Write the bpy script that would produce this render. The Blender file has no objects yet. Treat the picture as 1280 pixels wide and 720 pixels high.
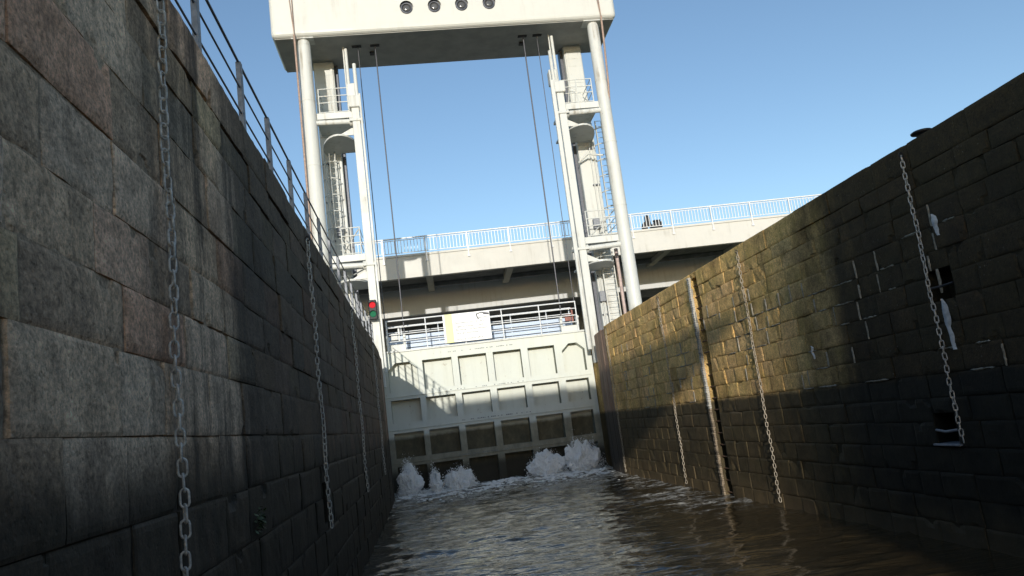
import bpy, bmesh, math, random
from mathutils import Vector, Matrix, noise
random.seed(7)
SC = bpy.context.scene
COL = SC.collection
PI = math.pi
XL, XR = -1.5, 7.3          # faces of the two chamber walls
TOP = 5.75                  # top of the walls above the water
SUN = Vector((0.175, 1.0, -0.176)).normalized()   # direction the light travels

# ------------------------------------------------------------------ helpers
def tag(o, label=None, cat=None, group=None, kind=None):
    if label: o['label'] = label
    if cat: o['category'] = cat
    if group: o['group'] = group
    if kind: o['kind'] = kind
    return o

def empty(name, loc=(0, 0, 0)):
    o = bpy.data.objects.new(name, None)
    o.empty_display_size = 0.2
    COL.objects.link(o)
    o.location = loc
    return o

def copy_tree(o, parent=None):
    c = o.copy()
    COL.objects.link(c)
    c.parent = parent
    for ch in list(o.children):
        copy_tree(ch, c)
    return c

class MB:
    """collects shapes and links them as one mesh object"""
    def __init__(s):
        s.v = []; s.f = []; s.sm = []; s.a = []
    def add(s, vs, fs, smooth=False, a=0.5):
        b = len(s.v)
        s.v += [tuple(p) for p in vs]
        s.a += [a] * len(vs)
        for f in fs:
            s.f.append(tuple(b + i for i in f)); s.sm.append(smooth)
        return s
    def box(s, x0, x1, y0, y1, z0, z1, c=0.0):
        """box with chamfered edges (c)"""
        if c <= 0:
            vs = [(x, y, z) for x in (x0, x1) for y in (y0, y1) for z in (z0, z1)]
            fs = [(0, 1, 3, 2), (4, 6, 7, 5), (0, 4, 5, 1), (2, 3, 7, 6), (0, 2, 6, 4), (1, 5, 7, 3)]
            return s.add(vs, fs)
        bm = bmesh.new()
        bmesh.ops.create_cube(bm, size=1)
        for v in bm.verts:
            v.co = Vector(((x0 + x1) / 2 + v.co.x * (x1 - x0), (y0 + y1) / 2 + v.co.y * (y1 - y0), (z0 + z1) / 2 + v.co.z * (z1 - z0)))
        bmesh.ops.bevel(bm, geom=list(bm.edges), offset=c, segments=2 if c > .03 else 1, affect='EDGES', profile=.6)
        return s.bm(bm)
    def bm(s, bm, smooth=False):
        bm.verts.index_update()
        s.add([v.co.copy() for v in bm.verts], [[v.index for v in f.verts] for f in bm.faces], smooth)
        bm.free()
        return s
    def tube(s, p0, p1, r0, r1=None, n=10, cap=True, smooth=True):
        p0 = Vector(p0); p1 = Vector(p1); r1 = r0 if r1 is None else r1
        d = (p1 - p0).normalized()
        u = d.orthogonal().normalized(); w = d.cross(u)
        vs = []
        for p, r in ((p0, r0), (p1, r1)):
            for i in range(n):
                t = 2 * PI * i / n
                vs.append(p + u * math.cos(t) * r + w * math.sin(t) * r)
        s.add(vs, [(i, (i + 1) % n, n + (i + 1) % n, n + i) for i in range(n)], smooth)
        if cap:
            s.add(vs[:n], [tuple(range(n - 1, -1, -1))]); s.add(vs[n:], [tuple(range(n))])
        return s
    def path(s, pts, r, n=8, closed=False):
        pts = [Vector(p) for p in pts]
        m = len(pts); vs = []
        u = None
        for i, p in enumerate(pts):
            a = pts[(i - 1) % m] if (closed or i > 0) else p
            b = pts[(i + 1) % m] if (closed or i < m - 1) else p
            d = (b - a).normalized()
            u = d.orthogonal().normalized() if u is None else (u - d * u.dot(d)).normalized()
            w = d.cross(u)
            for k in range(n):
                t = 2 * PI * k / n
                vs.append(p + (u * math.cos(t) + w * math.sin(t)) * r)
        fs = []
        for i in range(m if closed else m - 1):
            j = (i + 1) % m
            for k in range(n):
                q = (k + 1) % n
                fs.append((i * n + k, i * n + q, j * n + q, j * n + k))
        return s.add(vs, fs, True)
    def prism(s, pts, d):
        """flat polygon extruded by vector d"""
        n = len(pts); d = Vector(d)
        vs = [Vector(p) for p in pts] + [Vector(p) + d for p in pts]
        return s.add(vs, [tuple(range(n)), tuple(range(2 * n - 1, n - 1, -1))] + [(i, n + i, n + (i + 1) % n, (i + 1) % n) for i in range(n)])
    def build(s, name, mat, parent=None):
        me = bpy.data.meshes.new(name)
        me.from_pydata(s.v, [], s.f)
        me.materials.append(mat)
        me.polygons.foreach_set('use_smooth', s.sm)
        at = me.attributes.new('tint', 'FLOAT', 'POINT')
        at.data.foreach_set('value', s.a)
        bm = bmesh.new(); bm.from_mesh(me)
        bmesh.ops.recalc_face_normals(bm, faces=bm.faces)
        bm.to_mesh(me); bm.free()
        me.update()
        o = bpy.data.objects.new(name, me)
        COL.objects.link(o)
        if parent is not None:
            o.parent = parent
            o.matrix_parent_inverse = Matrix.Identity(4)
            o.location = -Vector(parent_loc(parent))
        return o

def parent_loc(p):
    l = Vector((0, 0, 0))
    while p is not None:
        l += p.location
        p = p.parent
    return l

# ------------------------------------------------------------------ materials
class NT:
    def __init__(s, name):
        s.m = bpy.data.materials.new(name); s.m.use_nodes = True
        s.t = s.m.node_tree; s.t.nodes.clear()
        s.out = s.n('ShaderNodeOutputMaterial'); s.b = s.n('ShaderNodeBsdfPrincipled')
        s.t.links.new(s.b.outputs[0], s.out.inputs[0])
        s.geo = s.n('ShaderNodeNewGeometry').outputs['Position']
    def n(s, t, **k):
        x = s.t.nodes.new(t)
        for a, b in k.items(): setattr(x, a, b)
        return x
    def set(s, sock, v):
        if hasattr(v, 'is_linked') or isinstance(v, bpy.types.NodeSocket): s.t.links.new(v, sock)
        else: sock.default_value = v
    def math(s, op, a, b=0.0, c=0.0, clamp=False):
        x = s.n('ShaderNodeMath', operation=op, use_clamp=clamp)
        s.set(x.inputs[0], a); s.set(x.inputs[1], b); s.set(x.inputs[2], c)
        return x.outputs[0]
    def scale(s, v, sc):
        x = s.n('ShaderNodeVectorMath', operation='MULTIPLY'); s.set(x.inputs[0], v); x.inputs[1].default_value = sc
        return x.outputs[0]
    def add(s, v, w):
        x = s.n('ShaderNodeVectorMath', operation='ADD'); s.set(x.inputs[0], v); s.set(x.inputs[1], w)
        return x.outputs[0]
    def noise(s, sc=5, det=4, rough=.55, v=None, dist=0):
        x = s.n('ShaderNodeTexNoise'); s.set(x.inputs['Vector'], s.geo if v is None else v)
        x.inputs['Scale'].default_value = sc; x.inputs['Detail'].default_value = det; x.inputs['Roughness'].default_value = rough
        x.inputs['Distortion'].default_value = dist
        return x.outputs[0]
    def voro(s, sc, v=None, feat='F1'):
        x = s.n('ShaderNodeTexVoronoi', feature=feat); s.set(x.inputs['Vector'], s.geo if v is None else v)
        x.inputs['Scale'].default_value = sc
        return x.outputs[0]
    def step(s, v, a, b, lo=0.0, hi=1.0):
        x = s.n('ShaderNodeMapRange', interpolation_type='SMOOTHSTEP'); s.set(x.inputs[0], v)
        for i, q in enumerate((a, b, lo, hi)): s.set(x.inputs[1 + i], q)
        return x.outputs[0]
    def ramp(s, f, stops, interp='LINEAR'):
        x = s.n('ShaderNodeValToRGB'); s.set(x.inputs[0], f); r = x.color_ramp; r.interpolation = interp
        while len(r.elements) < len(stops): r.elements.new(.5)
        for e, (p, c) in zip(r.elements, stops):
            e.position = p; e.color = (*c, 1)
        return x.outputs[0]
    def mix(s, f, a, b, mode='MIX'):
        x = s.n('ShaderNodeMix', data_type='RGBA', blend_type=mode); s.set(x.inputs[0], f)
        s.set(x.inputs[6], (*a, 1) if isinstance(a, tuple) else a); s.set(x.inputs[7], (*b, 1) if isinstance(b, tuple) else b)
        return x.outputs[2]
    def comb(s, v):
        x = s.n('ShaderNodeCombineXYZ')
        for i in range(3): s.set(x.inputs[i], v)
        return x.outputs[0]
    def xyz(s):
        x = s.n('ShaderNodeSeparateXYZ'); s.set(x.inputs[0], s.geo); return x.outputs
    def bump(s, h, st=.3, dist=.02, prev=None):
        x = s.n('ShaderNodeBump'); s.set(x.inputs['Height'], h); x.inputs['Strength'].default_value = st; x.inputs['Distance'].default_value = dist
        if prev is not None: s.set(x.inputs['Normal'], prev)
        return x.outputs[0]
    def fin(s, col=None, rough=.6, metal=0, normal=None, spec=None):
        if col is not None: s.set(s.b.inputs['Base Color'], (*col, 1) if isinstance(col, tuple) else col)
        s.set(s.b.inputs['Roughness'], rough); s.set(s.b.inputs['Metallic'], metal)
        if normal is not None: s.set(s.b.inputs['Normal'], normal)
        if spec is not None: s.b.inputs['Specular IOR Level'].default_value = spec
        return s.m

def mat_paint(name, col, dirt=.25, rough=.45, dcol=(.33, .3, .24), low=None):
    t = NT(name)
    big = t.noise(.7, 5, .6)
    streak = t.noise(1.0, 4, .6, t.scale(t.geo, (5, 5, .35)))
    f = t.math('MULTIPLY', t.step(big, .4, .75), t.step(streak, .45, .75))
    f = t.math('MULTIPLY', f, dirt * 2.2, clamp=True)
    c = t.mix(f, col, dcol)
    c = t.mix(t.step(t.noise(3, 6, .7), .25, .8, 0, .16), c, tuple(x * .72 for x in col))
    # rust spots
    rs = t.math('MULTIPLY', t.step(t.noise(9, 3), .68, .75), t.step(streak, .5, .7))
    c = t.mix(t.math('MULTIPLY', rs, dirt * 1.5), c, (.19, .085, .035))
    nb = t.bump(t.noise(2.2, 3), .12, .03)
    return t.fin(c, t.step(big, .3, .7, rough - .08, rough + .15), 0, nb, .35)

def mat_plain(name, col, rough=.6, metal=0, var=.3, sc=6, bump=.2):
    t = NT(name)
    c = t.mix(t.step(t.noise(sc, 5, .6), .3, .7), tuple(x * (1 - var) for x in col), tuple(min(1, x * (1 + var)) for x in col))
    return t.fin(c, rough, metal, t.bump(t.noise(sc * 4, 4), bump, .01))

def mat_stone(name, cols, right=False, coping=False, mortar=False):
    t = NT(name)
    X, Y, Z = t.xyz()
    at = t.n('ShaderNodeAttribute', attribute_name='tint').outputs['Fac']
    base = t.ramp(at, cols)
    own = t.add(t.geo, t.scale(t.comb(at), (17, 23, 31)))
    big = t.noise(1.5, 5, .6, own)
    base = t.mix(1.0, base, t.ramp(big, [(.25, (.68, .66, .64)), (.75, (1.4, 1.36, 1.28))]), 'MULTIPLY')
    med = t.noise(9, 5, .7, own)
    base = t.mix(.8, base, t.ramp(med, [(.3, (.62, .6, .57)), (.7, (1.45, 1.43, 1.38))]), 'MULTIPLY')
    grain = t.noise(34, 5, .75)
    base = t.mix(.75, base, t.ramp(grain, [(.34, (.35, .34, .32)), (.48, (1, 1, 1)), (.66, (1.75, 1.7, 1.62))]), 'MULTIPLY')
    # rusty and mossy blotches
    base = t.mix(t.step(t.noise(.9, 4, .6, t.add(t.geo, (11, 3, 7))), .52, .72, 0, .45), base, (.12, .062, .03))
    if right:
        base = t.mix(t.step(t.noise(1.7, 5, .65, t.add(t.geo, (1, 31, 7))), .45, .68, 0, .4), base, (.42, .31, .075))
    # dark vertical run-off streaks, left black lichen zone, right stain mixed with painted shade
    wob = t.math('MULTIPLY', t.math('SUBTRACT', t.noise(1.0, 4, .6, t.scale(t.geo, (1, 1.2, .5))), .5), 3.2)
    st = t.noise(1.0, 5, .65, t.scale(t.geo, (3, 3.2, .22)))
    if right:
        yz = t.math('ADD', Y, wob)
        zone = t.step(yz, 12.0, 14.6, 1, 0)  # near right wall: its shade painted in over the black stain
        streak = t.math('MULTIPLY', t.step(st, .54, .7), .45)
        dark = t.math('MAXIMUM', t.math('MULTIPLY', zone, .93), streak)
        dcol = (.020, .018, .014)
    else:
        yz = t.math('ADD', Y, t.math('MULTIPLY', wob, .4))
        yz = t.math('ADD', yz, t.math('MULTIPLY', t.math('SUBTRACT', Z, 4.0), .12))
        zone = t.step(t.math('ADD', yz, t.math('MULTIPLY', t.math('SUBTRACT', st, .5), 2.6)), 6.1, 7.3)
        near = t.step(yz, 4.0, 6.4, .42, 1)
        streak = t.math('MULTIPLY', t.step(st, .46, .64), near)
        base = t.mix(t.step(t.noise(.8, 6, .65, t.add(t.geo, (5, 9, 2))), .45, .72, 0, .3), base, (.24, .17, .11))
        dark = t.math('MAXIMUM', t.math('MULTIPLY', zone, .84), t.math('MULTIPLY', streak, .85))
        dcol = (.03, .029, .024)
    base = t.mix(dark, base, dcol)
    # pale lime specks
    sp = t.math('MULTIPLY', t.step(t.noise(26, 2), .69, .74), t.step(t.noise(1.6, 3), .42, .62))
    base = t.mix(t.math('MULTIPLY', sp, .4 if right else .22), base, (.4, .38, .34))
    # weed line left by the high water
    zz = t.math('ADD', Z, t.math('MULTIPLY', t.math('SUBTRACT', t.noise(2.2, 4, .6), .5), .22))
    if not right:
        zz = t.math('SUBTRACT', zz, t.step(Y, 3, 26, .14, 0))
        zz = t.math('ADD', zz, t.math('MULTIPLY', t.math('SUBTRACT', at, .5), .16))
    wet = t.step(zz, 2.33 if right else 2.12, 2.5 if right else 2.58, 1, 0)
    wcol = t.mix(t.step(t.noise(3.1, 5, .7), .35, .7), (.016, .015, .011) if not right else (.026, .023, .014), (.034, .03, .02) if not right else (.062, .052, .03))
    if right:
        wcol = t.mix(t.math('MULTIPLY', zone, .7), wcol, (.012, .013, .012))  # weed darkened further where the wall's shade is painted in
        wcol = t.mix(t.step(t.math('ADD', Z, t.math('MULTIPLY', t.noise(2.5), .7)), .25, 1.15, .8, 0), wcol, (.115, .085, .048))  # sunlit strip above the waterline painted in as a lighter brown
    base = t.mix(t.math('MULTIPLY', wet, .94), base, wcol)
    if mortar:
        base = t.mix(1.0, base, (.7, .7, .68), 'MULTIPLY')
    rough = t.step(wet, 0, 1, .88, .7)
    h = t.math('ADD', t.math('MULTIPLY', t.noise(14, 6, .7), .7), t.math('MULTIPLY', grain, .35))
    pits = t.step(t.voro(22), .05, .3)
    h = t.math('ADD', h, t.math('MULTIPLY', pits, .25))
    h = t.math('MULTIPLY', h, t.step(wet, 0, 1, 1, .45))
    return t.fin(base, rough, 0, t.bump(h, .75, .022), .18)

M = {}
M['white'] = mat_paint('white_paint', (.62, .625, .585), .6)
M['house'] = mat_paint('house_paint', (.62, .615, .56), .16, .4)
M['bridge'] = mat_paint('bridge_paint', (.61, .595, .545), .25, .6)
M['rail'] = mat_paint('railing_paint', (.72, .73, .73), .15, .4)
M['panel'] = mat_paint('shade_blue_panel', (.50, .58, .70), .12, .4)  # bluish shade of white boards put into the colour
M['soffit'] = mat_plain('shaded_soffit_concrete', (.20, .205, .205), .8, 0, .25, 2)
M['galv'] = mat_plain('galvanised_steel', (.24, .25, .27), .6, .15, .2, 14)
M['dgalv'] = mat_plain('weathered_dark_steel', (.10, .105, .12), .5, .6, .2, 14)
M['chain'] = mat_plain('chain_steel', (.56, .52, .46), .5, .15, .35, 30)
M['rchain'] = mat_plain('rusty_chain_steel', (.42, .36, .28), .6, .35, .4, 25)
M['cable'] = mat_plain('steel_cable', (.12, .12, .13), .5, .6, .2, 40)
M['brown'] = mat_plain('brown_pipe', (.36, .25, .19), .6, 0, .2, 9)
M['black'] = mat_plain('black_rubber', (.012, .012, .013), .6, 0, .2, 12)
M['iron'] = mat_plain('cast_iron', (.03, .03, .035), .5, .5, .3, 12)
M['glass'] = mat_plain('porthole_glass', (.10, .10, .10), .12, 0, .1, 4, .02)
M['rust'] = mat_plain('rusty_iron', (.16, .085, .045), .8, .1, .45, 8, .5)
M['yellow'] = mat_plain('pale_yellow_sheet', (.80, .82, .36), .5, 0, .04, 2, .02)
M['sheet'] = mat_plain('white_sign_sheet', (.86, .86, .84), .45, 0, .03, 2, .02)
M['ink'] = mat_plain('dark_lettering', (.06, .06, .07), .5, 0, .05, 2, 0)
M['lime'] = mat_plain('lime_crust', (.34, .30, .23), .9, 0, .35, 14, .5)
M['stain'] = mat_plain('white_lime_stain', (.55, .54, .52), .9, 0, .25, 9, .4)
M['leaf'] = mat_plain('weed_leaf', (.05, .085, .02), .6, 0, .4, 20)
M['redbit'] = mat_plain('red_fitting', (.24, .09, .07), .6, 0, .3, 9)

def mat_wood():
    t = NT('fender_timber')
    X, Y, Z = t.xyz()
    at = t.n('ShaderNodeAttribute', attribute_name='tint').outputs['Fac']
    g = t.noise(1, 6, .7, t.scale(t.geo, (14, 14, .8)))
    c = t.ramp(g, [(.3, (.10, .055, .035)), (.5, (.24, .145, .095)), (.72, (.36, .25, .19))])
    c = t.mix(t.step(at, 0, 1, 0, .35), c, (.16, .15, .10))
    w = t.step(t.math('ADD', Z, t.math('MULTIPLY', t.noise(3), .2)), 2.45, 2.62, 1, 0)
    c = t.mix(t.math('MULTIPLY', w, .92), c, (.016, .016, .012))
    return t.fin(c, .8, 0, t.bump(g, .7, .02))
M['wood'] = mat_wood()

def mat_gate(name, deep):
    t = NT(name)
    X, Y, Z = t.xyz()
    col = (.64, .66, .59)
    streak = t.noise(1.0, 5, .65, t.scale(t.geo, (4, 4, .3)))
    c = t.mix(t.step(streak, .45, .8, 0, .4), col, (.50, .50, .40))
    c = t.mix(t.step(t.noise(5, 6, .7), .3, .8, 0, .15), c, (.5, .5, .46))
    rs = t.math('MULTIPLY', t.step(t.noise(6, 4), .62, .72), t.step(streak, .5, .66))
    c = t.mix(t.math('MULTIPLY', rs, .6), c, (.22, .12, .06))
    zz = t.math('ADD', Z, t.math('MULTIPLY', t.math('SUBTRACT', t.noise(1.6, 5, .6, t.scale(t.geo, (1, 1, .5))), .5), .25))
    w = t.step(zz, 2.3, 2.52, 1, 0)
    a = t.noise(3.5, 6, .7, t.scale(t.geo, (1, 1, .6)))
    if deep:
        wc = t.ramp(a, [(.3, (.035, .032, .016)), (.55, (.085, .072, .036)), (.75, (.15, .125, .07))])
        w = t.math('MULTIPLY', w, .97)
    else:
        wc = t.ramp(a, [(.3, (.13, .12, .08)), (.55, (.24, .22, .155)), (.75, (.34, .32, .24))])
        w = t.math('MULTIPLY', w, .9)
    c = t.mix(w, c, wc)
    lo = t.step(zz, .75, 1.3, 1, 0)
    c = t.mix(t.math('MULTIPLY', lo, .9), c, (.022, .020, .013))
    return t.fin(c, .55, 0, t.bump(t.noise(2.5, 4), .15, .03), .3)
M['gate'] = mat_gate('gate_frame_paint', False)
M['cellshade'] = mat_plain('shade_gate_edges', (.19, .20, .155), .8, 0, .4, 5)  # shade of the recessed cells painted onto their inner sides
M['skin'] = mat_gate('gate_skin_paint', True)

left_cols = [(0, (.44, .315, .22)), (.2, (.66, .47, .32)), (.4, (.62, .47, .345)), (.6, (.70, .51, .37)), (.75, (.66, .40, .27)), (.88, (.56, .42, .26)), (1, (.42, .33, .25))]
right_cols = [(0, (.52, .345, .14)), (.35, (.63, .425, .18)), (.6, (.57, .40, .175)), (.8, (.66, .43, .205)), (1, (.50, .36, .17))]
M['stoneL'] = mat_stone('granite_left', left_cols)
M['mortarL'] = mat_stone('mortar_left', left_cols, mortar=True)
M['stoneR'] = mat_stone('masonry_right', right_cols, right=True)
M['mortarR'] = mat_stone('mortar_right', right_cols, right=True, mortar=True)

def mat_water():
    t = NT('murky_lock_water')
    X, Y, Z = t.xyz()
    v = t.scale(t.geo, (.36, 1.9, 1))
    n1 = t.noise(2.6, 2, .5, v, .4)
    n2 = t.noise(8, 2, .5, v, .3)
    h = t.math('ADD', n1, t.math('MULTIPLY', n2, .5))
    # churned foam: thick under the gate, torn rafts drifting down the right side
    fv = t.scale(t.geo, (.55, 1.35, 1))
    f1 = t.noise(1.5, 8, .68, fv, .9)
    nearg = t.step(Y, 17, 33.5)
    rightb = t.math('MULTIPLY', t.step(X, 2.6, 6.6), t.step(Y, 12.5, 19))
    amt = t.math('MAXIMUM', nearg, t.math('MULTIPLY', rightb, .66))
    thr = t.math('SUBTRACT', .70, t.math('MULTIPLY', amt, .32))
    foam = t.math('MULTIPLY', t.math('SUBTRACT', f1, thr), 9, clamp=True)
    lace = t.step(t.noise(11, 4, .7, fv, .4), .36, .62)
    foam = t.math('MULTIPLY', foam, lace)
    pale_mid = t.math('MULTIPLY', t.step(t.math('ADD', X, t.math('MULTIPLY', n1, 2.5)), 4.6, 7.0, 1, 0), t.step(Y, 4, 12))  # paler water colour over the left and middle of the chamber
    pale_mid = t.math('MULTIPLY', pale_mid, t.step(t.noise(2.2, 6, .7, fv, .8), .3, .7, .25, 1))
    deep = t.mix(pale_mid, (.040, .029, .015), (.085, .075, .056))
    c = t.mix(t.math('MULTIPLY', foam, .85), deep, (.66, .64, .58))
    r = t.math('ADD', t.math('MULTIPLY', foam, .6), .035, clamp=True)
    h = t.math('ADD', h, t.math('MULTIPLY', foam, .12))
    m = t.fin(c, r, 0, t.bump(h, .6, .05), .65)
    t.b.inputs['IOR'].default_value = 1.333
    return m
M['water'] = mat_water()

def mat_spray():
    t = NT('white_spray')
    c = t.mix(t.noise(7, 4), (.90, .89, .86), (.97, .96, .94))
    m = t.fin(c, .7)
    t.b.inputs['Subsurface Weight'].default_value = 0.0
    return m
M['spray'] = mat_spray()

def mat_ground():
    t = NT('quay_grass_ground')
    c = t.ramp(t.noise(.6, 6, .7), [(.3, (.04, .05, .02)), (.55, (.075, .085, .03)), (.75, (.13, .115, .06))])
    return t.fin(c, .9, 0, t.bump(t.noise(9, 5), .6, .05))
M['ground'] = mat_ground()
M['paving'] = mat_plain('quay_paving', (.25, .235, .21), .85, 0, .3, 3, .4)

def mat_lamp(name, col, e):
    t = NT(name)
    t.fin(col, .6, spec=.1)
    if e:
        t.b.inputs['Emission Color'].default_value = (*col, 1); t.b.inputs['Emission Strength'].default_value = e
    return t.m
M['redlamp'] = mat_lamp('lit_red_lens', (.45, .012, .02), .35)
M['greenlamp'] = mat_lamp('green_lens', (.012, .13, .065), .03)

# ------------------------------------------------------------------ world, sun, camera
w = bpy.data.worlds.new('World'); SC.world = w; w.use_nodes = True
nt = w.node_tree
sky = nt.nodes.new('ShaderNodeTexSky'); sky.sky_type = 'NISHITA'; sky.sun_disc = False
el = math.asin(-SUN.z); az = math.atan2(-SUN.x, -SUN.y)      # azimuth from +Y towards +X
sky.sun_elevation = el; sky.sun_rotation = az
sky.dust_density = 0.4; sky.ozone_density = 1.9; sky.air_density = .92
bg = nt.nodes['Background']; bg.inputs[1].default_value = 0.15
nt.links.new(sky.outputs[0], bg.inputs[0])
ld = bpy.data.lights.new('sun', 'SUN'); ld.energy = 2.8; ld.angle = math.radians(.45); ld.color = (1, .955, .87)
lo = bpy.data.objects.new('sun', ld); COL.objects.link(lo)
lo.rotation_euler = SUN.to_track_quat('-Z', 'Y').to_euler(); lo.location = (-6, -30, 20)

ya, pi_, ro = [math.radians(a) for a in (7.41, 9.73, -7.24)]
f = Vector((math.sin(ya) * math.cos(pi_), math.cos(ya) * math.cos(pi_), math.sin(pi_)))
r0 = f.cross(Vector((0, 0, 1))).normalized(); u0 = r0.cross(f)
rt = math.cos(ro) * r0 + math.sin(ro) * u0; up = rt.cross(f)
cd = bpy.data.cameras.new('camera'); cd.sensor_width = 36; cd.lens = 36 * 969.5 / 1280; cd.clip_end = 6000; cd.clip_start = .05
co = bpy.data.objects.new('camera', cd); COL.objects.link(co)
mw = Matrix.Identity(4)
for i in range(3):
    mw[i][0] = rt[i]; mw[i][1] = up[i]; mw[i][2] = -f[i]
mw[2][3] = 2.5
co.matrix_world = mw
SC.camera = co
SC.view_settings.view_transform = 'Standard'; SC.view_settings.look = 'None'; SC.view_settings.gamma = 1
SC.view_settings.use_curve_mapping = False
SC.view_settings.exposure = 0.44
SC.cycles.max_bounces = 6
SC.cycles.use_denoising = True

# ------------------------------------------------------------------ ground and water
g = MB()
for x0, x1 in ((-2000, XL - .55), (XR + .55, 2000)):
    g.add([(x0, -1500, TOP - .06), (x1, -1500, TOP - .06), (x1, 3000, TOP - .06), (x0, 3000, TOP - .06)], [(0, 1, 2, 3)])
for y0, y1 in ((-1500, -400), (400, 3000)):
    g.add([(XL - .55, y0, TOP - .06), (XR + .55, y0, TOP - .06), (XR + .55, y1, TOP - .06), (XL - .55, y1, TOP - .06)], [(0, 1, 2, 3)])
tag(g.build('ground', M['ground']), kind='structure')
p = MB()
for x0, x1 in ((XL - 3.2, XL - .56), (XR + .56, XR + 3.2)):
    p.add([(x0, -60, TOP - .055), (x1, -60, TOP - .055), (x1, 60, TOP - .055), (x0, 60, TOP - .055)], [(0, 1, 2, 3)])
tag(p.build('quay_path', M['paving']), kind='structure')

rw = random.Random(3)
waves = []
for k in range(34):
    L = .2 + 1.2 * rw.random() ** 2; a = rw.gauss(PI / 2, .5)
    waves.append((2 * PI / L * math.cos(a), 2 * PI / L * math.sin(a), rw.uniform(0, 6.28), .0044 * L ** .85))
def wave_h(x, y):
    h = 0
    for kx, ky, ph, am in waves:
        s = math.sin(kx * x + ky * y + ph)
        h += am * (s + .35 * s * s)
    q = noise.fractal(Vector((x * .6, y * .6, 3.3)), 1, 2, 3)
    chop = .9 + max(0, y - 8) / 26 * .8
    h *= chop * (.75 + .6 * q)
    if y > 26:
        h += (y - 26) / 8 * (.10 * noise.fractal(Vector((x * 1.1, y * 1.3, 0)), 1, 2, 4) + .05)
    return h
wm = MB()
xs = [XL - .5 + i * .075 for i in range(int((XR - XL + 1) / .075) + 1)]
ys = []
y = 1.0
while y < 35.2:
    ys.append(y); y += .06 + .0016 * max(0, y - 8)
vs = [(x, yy, wave_h(x, yy)) for yy in ys for x in xs]
nx = len(xs)
wm.add(vs, [(j * nx + i, j * nx + i + 1, (j + 1) * nx + i + 1, (j + 1) * nx + i) for j in range(len(ys) - 1) for i in range(nx - 1)], True)
wm.add([(XL - .5, -400, 0), (XR + .5, -400, 0), (XR + .5, 1, 0), (XL - .5, 1, 0)], [(0, 1, 2, 3)])
wo = wm.build('water', M['water']); tag(wo, kind='structure')
uw = MB(); uw.add([(XL - .5, 36, 5.0), (XR + .5, 36, 5.0), (XR + .5, 400, 5.0), (XL - .5, 400, 5.0)], [(0, 1, 2, 3)])
tag(uw.build('upper_water', M['water']), kind='structure')

# ------------------------------------------------------------------ masonry walls
def clip(rects, hole):
    out = []
    h0, h1, k0, k1 = hole
    for (a, b, c, d) in rects:
        if h1 <= a or h0 >= b or k1 <= c or k0 >= d:
            out.append((a, b, c, d)); continue
        if a < h0: out.append((a, h0, c, d))
        if h1 < b: out.append((h1, b, c, d))
        m0, m1 = max(a, h0), min(b, h1)
        if c < k0: out.append((m0, m1, c, k0))
        if k1 < d: out.append((m0, m1, k1, d))
    return [r for r in out if r[1] - r[0] > .03 and r[3] - r[2] > .03]

def block(mb, xw, side, r, res, rnd, depth=.09, lump=1.0):
    """one dressed stone: a rough front with worn edges, sides running back into the joint. side=+1: faces +x"""
    y0, y1, z0, z1 = r
    g = .004 + rnd.random() * .003
    y0 += g; y1 -= g; z0 += g * .8; z1 -= g * .8
    def lines(a, b):
        L = b - a
        n = max(1, int(L / res))
        e = min(.02, L * .1); e2 = min(.05, L * .22)
        mid = [a + e2 + (L - 2 * e2) * i / n for i in range(n + 1)]
        return [a, a + e] + mid + [b - e, b]
    Y = lines(y0, y1); Z = lines(z0, z1)
    off = rnd.uniform(-.012, .012) * lump
    seed = rnd.uniform(0, 50)
    wear = rnd.uniform(.2, .75)
    chips = [(rnd.choice((y0, y1, rnd.uniform(y0, y1))), rnd.choice((z0, z1)), rnd.uniform(.04, .13), rnd.uniform(.015, .05)) for _ in range(rnd.choice((0, 0, 1, 1, 2)))]
    tl = [rnd.uniform(-.008, .008) * lump for _ in range(4)]
    vs = []
    for z in Z:
        for yy in Y:
            e = min(yy - y0, y1 - yy, z - z0, z1 - z)
            n3 = noise.noise(Vector((yy * 2.2, z * 2.2, seed)))
            n1 = noise.noise(Vector((yy * 9, z * 9, seed + 3)))
            d = off + lump * (.009 * n3 + .006 * n1)
            q = max(0, 1 - e / (.05 * (1 + .6 * n3)))
            d -= .02 * wear * q * q
            for cy, cz, cr, cdp in chips:
                dd = math.hypot(yy - cy, z - cz) * (1 + .5 * n1)
                if dd < cr: d -= cdp * lump * min(1, 2 * (1 - dd / cr))
            u = (yy - y0) / (y1 - y0); v = (z - z0) / (z1 - z0)
            jz = (tl[0] * (1 - u) + tl[1] * u) * (1 - v) + (tl[2] * (1 - u) + tl[3] * u) * v
            vs.append((xw + side * d, yy + (.006 * lump * n1 if e < .03 else 0), z + jz * .6))
    ny = len(Y); nz = len(Z)
    fs = [(j * ny + i, j * ny + i + 1, (j + 1) * ny + i + 1, (j + 1) * ny + i) for j in range(nz - 1) for i in range(ny - 1)]
    t = rnd.random()
    b = len(vs)
    ring = [i for i in range(ny)] + [j * ny + ny - 1 for j in range(1, nz)] + [(nz - 1) * ny + i for i in range(ny - 2, -1, -1)] + [j * ny for j in range(nz - 2, 0, -1)]
    back = [(xw - side * depth, vs[i][1], vs[i][2]) for i in ring]
    m = len(ring)
    fs += [(ring[i], ring[(i + 1) % m], b + (i + 1) % m, b + i) for i in range(m)]
    mb.add(vs + back, fs, False, t)

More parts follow.
